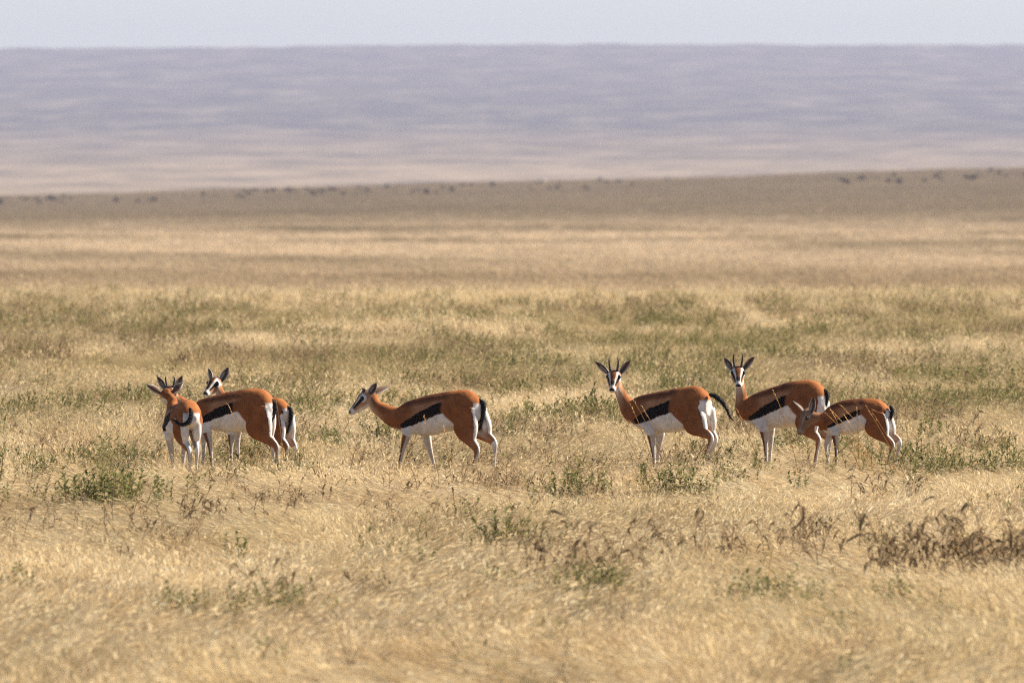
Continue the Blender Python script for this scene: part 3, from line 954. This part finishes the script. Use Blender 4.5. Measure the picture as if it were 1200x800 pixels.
def green_stem_mesh(hgt, nl, ll, lw):
    s = Soup()
    bx, by = random.gauss(0, .18), random.gauss(0, .15)
    pts = [Vector((bx * t * t * hgt, by * t * t * hgt, t * hgt)) for t in (0, .25, .5, .75, 1)]
    s.tube(pts, 0.0028, 0.0012, 1.0, 1)
    for i in range(nl):
        t = 0.25 + 0.75 * (i + random.random()) / nl
        a = i * 2.4 + random.uniform(-.4, .4)
        p_ = Vector((bx * t * t * hgt, by * t * t * hgt, t * hgt))
        el = random.uniform(0.5, 1.4)
        d = Vector((math.cos(a), math.sin(a), el))
        k = ll * random.uniform(0.7, 1.15) * (1.1 - 0.35 * t)
        s.leaf(p_, d, random.uniform(0.05, 0.5), k, lw * random.uniform(.8, 1.2), random.uniform(0.75, 1.25), 0)
    return s.mesh('leafy_stem', [M_GREEN, M_STEM])

def forb_mesh():
    """small many-stemmed weed used for the ground cover"""
    s = Soup()
    for k in range(random.randint(4, 7)):
        rx, ry = random.gauss(0, .07), random.gauss(0, .07)
        hgt = random.uniform(.10, .24)
        bx, by = random.gauss(0, .3), random.gauss(0, .25)
        pts = [Vector((rx + bx * t * t * hgt, ry + by * t * t * hgt, t * hgt)) for t in (0, .5, 1)]
        s.tube(pts, 0.0026, 0.0012, 1.0, 1)
        nl = random.randint(6, 9)
        for i in range(nl):
            t = .3 + .7 * (i + random.random()) / nl; a = i * 2.4 + random.random()
            p_ = Vector((rx + bx * t * t * hgt, ry + by * t * t * hgt, t * hgt))
            s.leaf(p_, (math.cos(a), math.sin(a), random.uniform(.3, 1.3)), random.uniform(.05, .5), random.uniform(.03, .055), random.uniform(.010, .017), random.uniform(.75, 1.25), 0)
    return s

def dry_leaf_mesh():
    s = Soup()
    s.leaf((0, 0, 0), (1, 0, 0.15), random.uniform(0.7, 1.3), random.uniform(.055, .075), random.uniform(.020, .030), 1.0, 0, random.uniform(0.1, 0.35))
    return s.mesh('leaf', [M_DRY])

# ---------------------------------------------------------------- instanced "stuff"
def proto_collection(name, meshes):
    c = bpy.data.collections.new(name)
    for i, me in enumerate(meshes):
        o = bpy.data.objects.new('%s_%02d' % (name, i), me)
        c.objects.link(o)
    return c

def scatter(name, label, pts, rots, scl, idx, coll):
    me = bpy.data.meshes.new(name)
    me.from_pydata([tuple(p_) for p_ in pts], [], [])
    a = me.attributes.new('rot', 'FLOAT_VECTOR', 'POINT'); a.data.foreach_set('vector', np.asarray(rots, np.float32).ravel())
    a = me.attributes.new('scl', 'FLOAT_VECTOR', 'POINT'); a.data.foreach_set('vector', np.asarray(scl, np.float32).ravel())
    a = me.attributes.new('idx', 'INT', 'POINT'); a.data.foreach_set('value', np.asarray(idx, np.int32))
    o = mesh_obj(name, me)
    ng = bpy.data.node_groups.new(name + '_scatter', 'GeometryNodeTree')
    ng.interface.new_socket('Geometry', in_out='INPUT', socket_type='NodeSocketGeometry')
    ng.interface.new_socket('Geometry', in_out='OUTPUT', socket_type='NodeSocketGeometry')
    gi = ng.nodes.new('NodeGroupInput'); go = ng.nodes.new('NodeGroupOutput')
    ip = ng.nodes.new('GeometryNodeInstanceOnPoints'); ci = ng.nodes.new('GeometryNodeCollectionInfo')
    ci.inputs['Collection'].default_value = coll
    ci.inputs['Separate Children'].default_value = True
    ci.inputs['Reset Children'].default_value = True
    ip.inputs['Pick Instance'].default_value = True
    def attr(nm, typ):
        n = ng.nodes.new('GeometryNodeInputNamedAttribute'); n.data_type = typ
        n.inputs['Name'].default_value = nm
        return n.outputs['Attribute']
    ng.links.new(gi.outputs[0], ip.inputs['Points'])
    ng.links.new(ci.outputs[0], ip.inputs['Instance'])
    ng.links.new(attr('idx', 'INT'), ip.inputs['Instance Index'])
    ng.links.new(attr('rot', 'FLOAT_VECTOR'), ip.inputs['Rotation'])
    ng.links.new(attr('scl', 'FLOAT_VECTOR'), ip.inputs['Scale'])
    ng.links.new(ip.outputs[0], go.inputs[0])
    md = o.modifiers.new('scatter', 'NODES'); md.node_group = ng
    tag(o, label, None, None, 'stuff')
    return o

def area_points(d0, d1, dens, margin=2.5):
    """even random points over the ground strip the lens sees, plus a margin"""
    half = lambda d: 0.0425 * d + margin
    wmax = half(d1)
    n = int((d1 - d0) * 2 * wmax * dens)
    x = RNG.uniform(-wmax, wmax, n); y = RNG.uniform(d0, d1, n)
    k = np.abs(x) < half(y)
    return x[k], y[k]

# single weeds: label, photograph column, row of the foot, width, height, stems
GREENS = [
    ('big bright green weed patch at left, just below the gazelle seen from behind', 128, 603, 120, 34, 44),
    ('small pair of green sprigs in bare grass below the mixed brown weed at left', 277, 666, 26, 20, 5),
    ('dark green weed cut by the left edge of the picture near the bottom', 28, 712, 70, 24, 18),
    ('blurred green weed patch near the bottom, left of the tall red-brown stems', 212, 742, 62, 26, 16),
    ('long blurred green weed patch along the bottom left, right of a similar patch', 318, 740, 100, 30, 24),
    ('tiny faint green weed in open grass below the walking gazelle', 478, 672, 44, 18, 7),
    ('green weed with a tall left sprig in the middle foreground', 588, 652, 58, 32, 20),
    ('dull green weed low in the middle, left of the withered thicket', 588, 704, 62, 20, 14),
    ('upright green weed with one tall sprig, below the gap between the groups', 668, 595, 62, 30, 20),
    ('dark green weed patch at the foot of the tall withered thicket in the middle', 690, 715, 84, 32, 26),
    ('small green weed lowest in the middle, under the withered thicket', 690, 738, 44, 18, 9),
    ('bushy green weed below the hooves of the gazelle with the swung-out tail', 792, 593, 72, 30, 26),
    ('green weed sprigs below the hind hooves of the middle horned gazelle', 880, 566, 40, 20, 8),
    ('single upright green sprig in the grass below the suckling fawn', 936, 588, 14, 20, 3),
    ('green weed patch under the belly between mother and fawn', 930, 536, 34, 26, 10),
    ('green weed low in front of the right withered thicket, left of bottom right', 898, 730, 100, 30, 26),
    ('small green weed right of the low patch at bottom right', 966, 722, 26, 18, 5),
    ('green weed beneath the big withered thicket at the right', 1052, 722, 44, 22, 9),
    ('leafy green weed below and right of the fawn, nearest its hind feet', 1085, 568, 56, 20, 8),
    ('green-brown weed at the right edge, level with the hooves', 1160, 562, 80, 24, 11),
    ('wide green weed patch in the gap between walking gazelle and right group', 640, 508, 130, 22, 40),
    ('upright green weed just left of the neck of the middle horned gazelle', 703, 502, 46, 30, 16),
    ('green weed at far left, level with the hooves of the left group', 122, 556, 66, 24, 20),
    ('green weed patch between the left group and the walking gazelle', 372, 536, 74, 22, 22),
    ('dark green weed behind the front legs of the walking gazelle', 452, 528, 50, 24, 18),
    ('green weed under the belly of the large gazelle in the left group', 282, 548, 66, 22, 18),
    ('green weed behind the fawn rump at the right', 1088, 524, 56, 22, 9),
    ('tiny green weed near the bottom edge, lower right', 990, 762, 40, 16, 6),
]
BROWNS = [
    ('mixed brown weed below the left group, right of the big green patch', 244, 622, 86, 36, 22),
    ('sparse withered sprig with two bent leaves near the left edge', 14, 640, 24, 22, 4),
    ('dark withered sprig with drooping leaves, second from the left edge', 52, 640, 44, 22, 7),
    ('tall red-brown withered stems above the blurred green patch at bottom left', 306, 728, 60, 46, 12),
    ('reddish brown withered weed low, left of the picture middle', 434, 718, 62, 34, 16),
    ('pale brown withered weed below the walking gazelle', 496, 622, 110, 28, 16),
    ('tall withered thicket with drooping leaves in the middle foreground', 690, 692, 116, 60, 30),
    ('dark curled withered sprig alone below the right group', 828, 616, 36, 26, 6),
    ('withered weed left end of the brown row in the right foreground', 770, 668, 56, 36, 12),
    ('row of drooping withered stems left of the big thicket at right', 872, 668, 120, 40, 26),
    ('withered tuft with dark leaves between the drooping row and big thicket', 955, 660, 66, 44, 18),
    ('big dense withered thicket at the right', 1105, 690, 150, 70, 60),
    ('withered thicket cut by the right edge of the picture', 1190, 694, 70, 66, 26),
    ('brown weed mixed with grass between fawn and the big withered thicket', 1046, 600, 84, 30, 18),
    ('withered weed behind the fawn, left of the green one at its rump', 1132, 526, 44, 28, 12),
    ('single dry orange-brown sprig low at the right', 988, 704, 12, 22, 2),
]

# dry grass
tufts = []
LEANS = np.linspace(-1.25, 0.85, 20)
for lean_ in LEANS:
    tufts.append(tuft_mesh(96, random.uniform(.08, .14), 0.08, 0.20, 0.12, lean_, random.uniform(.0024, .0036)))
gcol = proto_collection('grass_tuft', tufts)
X = []; Y = []; SC = []
for d0, d1, dens, sc0 in ((44, 75, 34, 1.0), (75, 130, 26, 1.0), (130, 190, 14, 1.12), (190, 275, 8.5, 1.35), (275, 420, 1.6, 1.8)):
    x, y = area_points(d0, d1, dens)
    X.append(x); Y.append(y); SC.append(np.full(len(x), sc0))
X = np.concatenate(X); Y = np.concatenate(Y); SC = np.concatenate(SC)
keep = np.ones(len(X), bool)
for (_, px_, py_, w_, h_, n_) in GREENS + BROWNS:      # the grass is thin where the weeds stand
    D_ = dist_of_row(py_); cx_ = (px_ - 600) * K * D_; hw_ = 0.5 * w_ * K * D_ + .05
    e_ = ((X - cx_) / hw_) ** 2 + ((Y - D_ + .25) / max(hw_ * .9, .5)) ** 2
    keep &= ~((e_ < 1) & (RNG.random(len(X)) < .85))
X = X[keep]; Y = Y[keep]; SC = SC[keep]
hn = fbm(X * 0.55, Y * 0.22, 21)
hn2 = fbm(X * 1.7, Y * 0.9, 23, 2)
SCZ = SC * (0.42 + 0.62 * hn + 0.62 * hn2) * RNG.uniform(0.75, 1.25, len(X)) * np.interp(Y, [86, 92, 104, 112], [1, .88, .88, 1])
n = len(X)
rots = np.stack([RNG.normal(0, .10, n), RNG.normal(0, .10, n), RNG.normal(0, .35, n)], 1)
scl = np.stack([SC * RNG.uniform(.85, 1.25, n), SC * RNG.uniform(.85, 1.25, n), SCZ], 1)
lean_f = smooth01(fbm(X * 0.35, Y * 0.12, 71, 2), 0.28, 0.72) * 1.1 - 0.18 + RNG.normal(0, .13, n)
lean_idx = np.clip((lean_f * len(tufts)).astype(int), 0, len(tufts) - 1)
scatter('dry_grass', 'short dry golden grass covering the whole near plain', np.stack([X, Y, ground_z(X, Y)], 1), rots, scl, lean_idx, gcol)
print('grass tufts', n)

# low green weeds in drifts between the gazelles and the edge of the near plain
fm = []
for i in range(10):
    fm.append(forb_mesh().mesh('weed', [M_GREEN, M_STEM]))
for i in range(5):
    fm.append(forb_mesh().mesh('weed', [M_DRY, M_STEM]))
wcol = proto_collection('ground_weed', fm)
x, y = area_points(54, 270, 14.0)
dens = np.interp(y, [57, 90, 100, 112, 128, 150, 205, 228, 250, 270], [.18, .24, .36, .52, .74, .76, .66, .36, .10, .02])
n1 = fbm(x * 1.25, y * 0.30, 41, 3); n2 = fbm(x * 0.12, y * 0.05, 43, 2)
mask = smooth01(n1 + 0.30 * (n2 - 0.5), 0.555, 0.60) * dens * 1.35 + 0.012
k = RNG.random(len(x)) < mask
x, y = x[k], y[k]; n = len(x)
br = fbm(x * 0.3, y * 0.1, 77) + RNG.normal(0, .12, n) > 0.515
idx = np.where(br, RNG.integers(10, 15, n), RNG.integers(0, 10, n))
s_ = RNG.uniform(.75, 1.25, n) * np.interp(y, [60, 115, 250], [0.95, 1.2, 1.55])
scatter('low_weeds', 'low green and brown weeds drifting through the grass of the near plain', np.stack([x, y, ground_z(x, y)], 1),
        np.stack([RNG.normal(0, .12, n), RNG.normal(0, .12, n), RNG.uniform(0, 6.28, n)], 1), np.stack([s_, s_, s_], 1), idx, wcol)
print('weeds', n)

# scrub of the middle plain, far and out of focus
def scrub_mesh(n=46):
    s = Soup()
    for i in range(n):
        a = random.uniform(0, 6.28); e = random.uniform(.15, 1.4)
        d = Vector((math.cos(a) * math.cos(e), math.sin(a) * math.cos(e), math.sin(e)))
        p_ = d * random.uniform(.05, .35); p_.z = abs(p_.z) * 0.8
        s.leaf(p_, d + Vector((0, 0, .2)), .2, random.uniform(.14, .30), random.uniform(.04, .08), random.uniform(.7, 1.3))
    return s
bcol = proto_collection('scrub', [scrub_mesh().mesh('scrub', [M_BUSH]) for _ in range(6)])
x, y = area_points(330, 3300, 0.006, 12)
m = smooth01(fbm(x * 0.03, y * 0.006, 51, 3), 0.50, 0.72)
k = RNG.random(len(x)) < m
x, y = x[k], y[k]; n = len(x)
s_ = RNG.uniform(.4, .9, n)
scatter('plain_scrub', 'sparse low scrub dotting the hazy middle plain', np.stack([x, y, ground_z(x, y)], 1),
        np.stack([np.zeros(n), np.zeros(n), RNG.uniform(0, 6.28, n)], 1), np.stack([s_ * 2.0, s_ * 2.0, s_ * .6], 1), RNG.integers(0, 6, n), bcol)
pm = []
for i in range(8):
    tm_ = tuft_mesh(60, 0.16, 0.08, 0.18, 0.1, random.choice((-.6, -.2, .3)), .010)
    tm_.materials.clear(); tm_.materials.append(M_PLAIN); pm.append(tm_)
pcol = proto_collection('plain_tuft', pm)
x1, y1 = area_points(420, 1000, 0.55, 6); x2, y2 = area_points(1000, 3500, 0.085, 20)
x = np.concatenate([x1, x2]); y = np.concatenate([y1, y2]); n = len(x)
s_ = np.interp(y, [420, 1000, 3500], [3.0, 4.5, 8.0]) * RNG.uniform(.7, 1.3, n)
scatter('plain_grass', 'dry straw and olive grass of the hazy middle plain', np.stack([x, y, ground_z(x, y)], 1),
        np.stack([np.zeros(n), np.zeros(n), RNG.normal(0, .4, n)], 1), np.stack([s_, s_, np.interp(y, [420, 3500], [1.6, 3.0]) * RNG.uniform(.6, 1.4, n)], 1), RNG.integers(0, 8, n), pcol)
print('plain clumps', n)
print('scrub', n)

# ---------------------------------------------------------------- single weeds one can point at
STEMS = [green_stem_mesh(random.uniform(.24, .34), random.randint(11, 16), random.uniform(.055, .075), random.uniform(.017, .023)) for _ in range(10)]
LEAVES = [dry_leaf_mesh() for _ in range(6)]
def dry_stem_curve():
    hgt = random.uniform(.24, .36)
    bx, by = random.gauss(0, .35), random.gauss(0, .25)
    return hgt, bx, by
DRY = []
for i in range(8):
    s = Soup(); hgt, bx, by = dry_stem_curve()
    f = lambda t, hgt=hgt, bx=bx, by=by: Vector((bx * t * t * hgt, by * t * t * hgt, hgt * (t - 0.12 * t ** 4)))
    s.tube([f(t) for t in (0, .2, .4, .6, .8, 1)], .0030, .0013, 1.0, 0)
    for j in range(2):
        t0 = random.uniform(.45, .75); a = random.uniform(0, 6.28); ll = random.uniform(.05, .10)
        s.tube([f(t0), f(t0) + Vector((math.cos(a) * ll * .6, math.sin(a) * ll * .6, ll * .6)), f(t0) + Vector((math.cos(a) * ll, math.sin(a) * ll, ll * .8))], .0018, .0010, 1.0, 0)
    DRY.append((s.mesh('stem', [M_STEM]), f))

def green_weed(label, px, py, w, hpx, n):
    n = int(n * 2.5)
    D = dist_of_row(py)
    cx = (px - 600) * K * D
    root = empty('green_weed', (cx, D, float(ground_z(cx, D))))
    tag(root, label, 'weed', 'green weeds growing in the grass')
    hh = hpx * K * D + 0.13
    for i in range(n):
        r = random.gauss(0, .36)
        x_ = r * w * K * D; y_ = random.gauss(0, .22) * max(w * K * D, .3) * 1.6
        st = bpy.data.objects.new('leafy_stem', random.choice(STEMS))
        k = hh / .29 * random.uniform(.62, 1.08) * (1 - .35 * min(1, abs(r)))
        st.location = (x_, y_, float(ground_z(cx + x_, D + y_)) - root.location.z - .01)
        st.rotation_euler = (random.gauss(0, .16), random.gauss(0, .22), random.uniform(0, 6.28))
        st.scale = (max(k, .8) * 1.05, max(k, .8) * 1.05, k)
        link(st, root)

def dry_weed(label, px, py, w, hpx, n, leaves=5):
    n = max(2, int(n * 1.0))
    D = dist_of_row(py)
    cx = (px - 600) * K * D
    root = empty('withered_weed', (cx, D, float(ground_z(cx, D))))
    tag(root, label, 'weed', 'withered brown weeds in the grass')
    hh = hpx * K * D + 0.13
    for i in range(n):
        r = random.gauss(0, .36)
        x_ = r * w * K * D; y_ = random.gauss(0, .2) * max(w * K * D, .3) * 1.4
        me, f = random.choice(DRY)
        st = bpy.data.objects.new('stem', me)
        k = hh / .30 * random.uniform(.6, 1.08)
        st.location = (x_, y_, float(ground_z(cx + x_, D + y_)) - root.location.z - .01)
        st.rotation_euler = (random.gauss(0, .18), random.gauss(0, .22), random.uniform(0, 6.28))
        st.scale = (k, k, k)
        link(st, root)
        for j in range(leaves):
            t = 1.0 if j == 0 else random.uniform(.42, .98)
            lf_ = bpy.data.objects.new('leaf', random.choice(LEAVES))
            lf_.location = f(t)
            lf_.rotation_euler = (random.gauss(0, .4), random.uniform(-.9, .6), random.uniform(0, 6.28))
            q = random.uniform(.55, .95)
            lf_.scale = (q, q, q)
            link(lf_, st)

for a in GREENS: green_weed(*a)
for a in BROWNS: dry_weed(*a)

# long grass stalks in front of the right hand animals
def stalk_tuft(label, px, py, stalks):
    D = dist_of_row(py)
    cx = (px - 600) * K * D
    gz_ = float(ground_z(cx, D))
    root = empty('grass_stalks', (cx, D, gz_))
    tag(root, label, 'grass stalks', 'long golden stalks standing out of the grass')
    for (bx, tx, ty, sag) in stalks:
        s = Soup()
        b = Vector(((bx - px) * K * D, random.uniform(-.12, .12), -.01))
        t = Vector(((tx - px) * K * D, random.uniform(-.15, .15), HC - (ty - Y0) * K * D - gz_))
        mid = (b + t) / 2 + Vector((sag * .35, 0, abs(sag)))
        pts = [b * (1 - u) ** 2 + mid * (2 * u * (1 - u)) + t * u * u for u in np.linspace(0, 1, 9)]
        s.tube(pts, .0042, .0024, 1.0, 0, 4)
        for q in range(7):
            s.leaf(pts[8] + (pts[7] - pts[8]) * random.random() * 1.3, (t - mid) + Vector((random.gauss(0, .05), random.gauss(0, .05), 0)), .3, random.uniform(.03, .05), .007, 1.1, 0)
        mesh_obj('stalk', s.mesh('stalk', [M_STALK]), root)

stalk_tuft('spray of long golden grass stalks arching across the fawn flank', 1022, 566,
           [(1062, 985, 474, .03), (1040, 976, 482, .04), (1034, 968, 484, .05), (1066, 1014, 474, .02), (1016, 972, 477, .02), (1030, 990, 487, .04), (1072, 1022, 482, .02), (1008, 1004, 478, .0)])
stalk_tuft('two long curved grass stalks crossing the flank of the mother gazelle', 930, 566,
           [(938, 906, 458, .09), (896, 864, 480, .05)])
stalk_tuft('arching grass stalks crossing the chest of the gazelle with swung-out tail', 775, 566,
           [(786, 742, 468, .06), (772, 738, 472, .05), (790, 754, 478, .06), (760, 728, 500, .03)])
stalk_tuft('short pale grass stalks crossing the flank of the walking gazelle', 508, 570, [(514, 497, 487, .02), (530, 520, 500, .01)])
stalk_tuft('grass stalks leaning over the flank of the large left gazelle', 290, 566, [(304, 268, 474, .03), (336, 322, 456, .02)])

# ---------------------------------------------------------------- far ridge: dark shrubs and one pale mound
shr = [scrub_mesh(120).mesh('far_shrub', [M_FAR]) for _ in range(4)]
far = [8, 18, 38, 48, 57, 74, 76, 163, 172, 178, 238, 243, 251, 262, 288, 300, 314, 322, 338, 346, 358, 372, 379, 418, 424, 431, 452, 462, 481, 485, 498, 512, 530, 542, 552, 563, 588, 619, 623, 651, 656, 690, 705, 740, 782, 1010, 1046, 1052, 1068, 1100, 1104, 1130, 1146, 1180]
for px in far + [random.uniform(-5, 800) for _ in range(44)] + [random.uniform(960, 1205) for _ in range(20)]:
    D = 3260 + random.uniform(-420, 120)
    x_ = (px - 600 + random.uniform(-2, 2)) * K * D
    o = bpy.data.objects.new('far_shrub', random.choice(shr))
    o.location = (x_, D, float(ground_z(x_, D)) - .05)
    q = random.uniform(1.2, 2.6)
    o.scale = (q * random.uniform(1.0, 2.4), q, q * random.uniform(.9, 1.6)); o.rotation_euler = (0, 0, random.uniform(0, 6.28))
    link(o)
    tag(o, 'tiny dark shrub on the far hazy ridge line', 'shrub', 'dark shrubs along the far ridge')
def mound(px):
    D = 3360; x_ = (px - 600) * K * D
    bm = bmesh.new(); bmesh.ops.create_icosphere(bm, subdivisions=3, radius=1.0)
    for v_ in bm.verts:
        k_ = 1 + .25 * (float(fbm(v_.co.x * 2 + 7, v_.co.y * 2 + v_.co.z * 3, 13)) - .5)
        v_.co = Vector((v_.co.x * 1.5 * k_, v_.co.y * 1.0 * k_, v_.co.z * 0.8 * k_))
    me = bpy.data.meshes.new('earth_mound'); bm.to_mesh(me); bm.free(); me.materials.append(M_ROCK)
    o = mesh_obj('earth_mound', me); o.location = (x_, D, float(ground_z(x_, D)) + .4)
    tag(o, 'small pale earth mound between dark shrubs on the far ridge', 'mound')
mound(636)
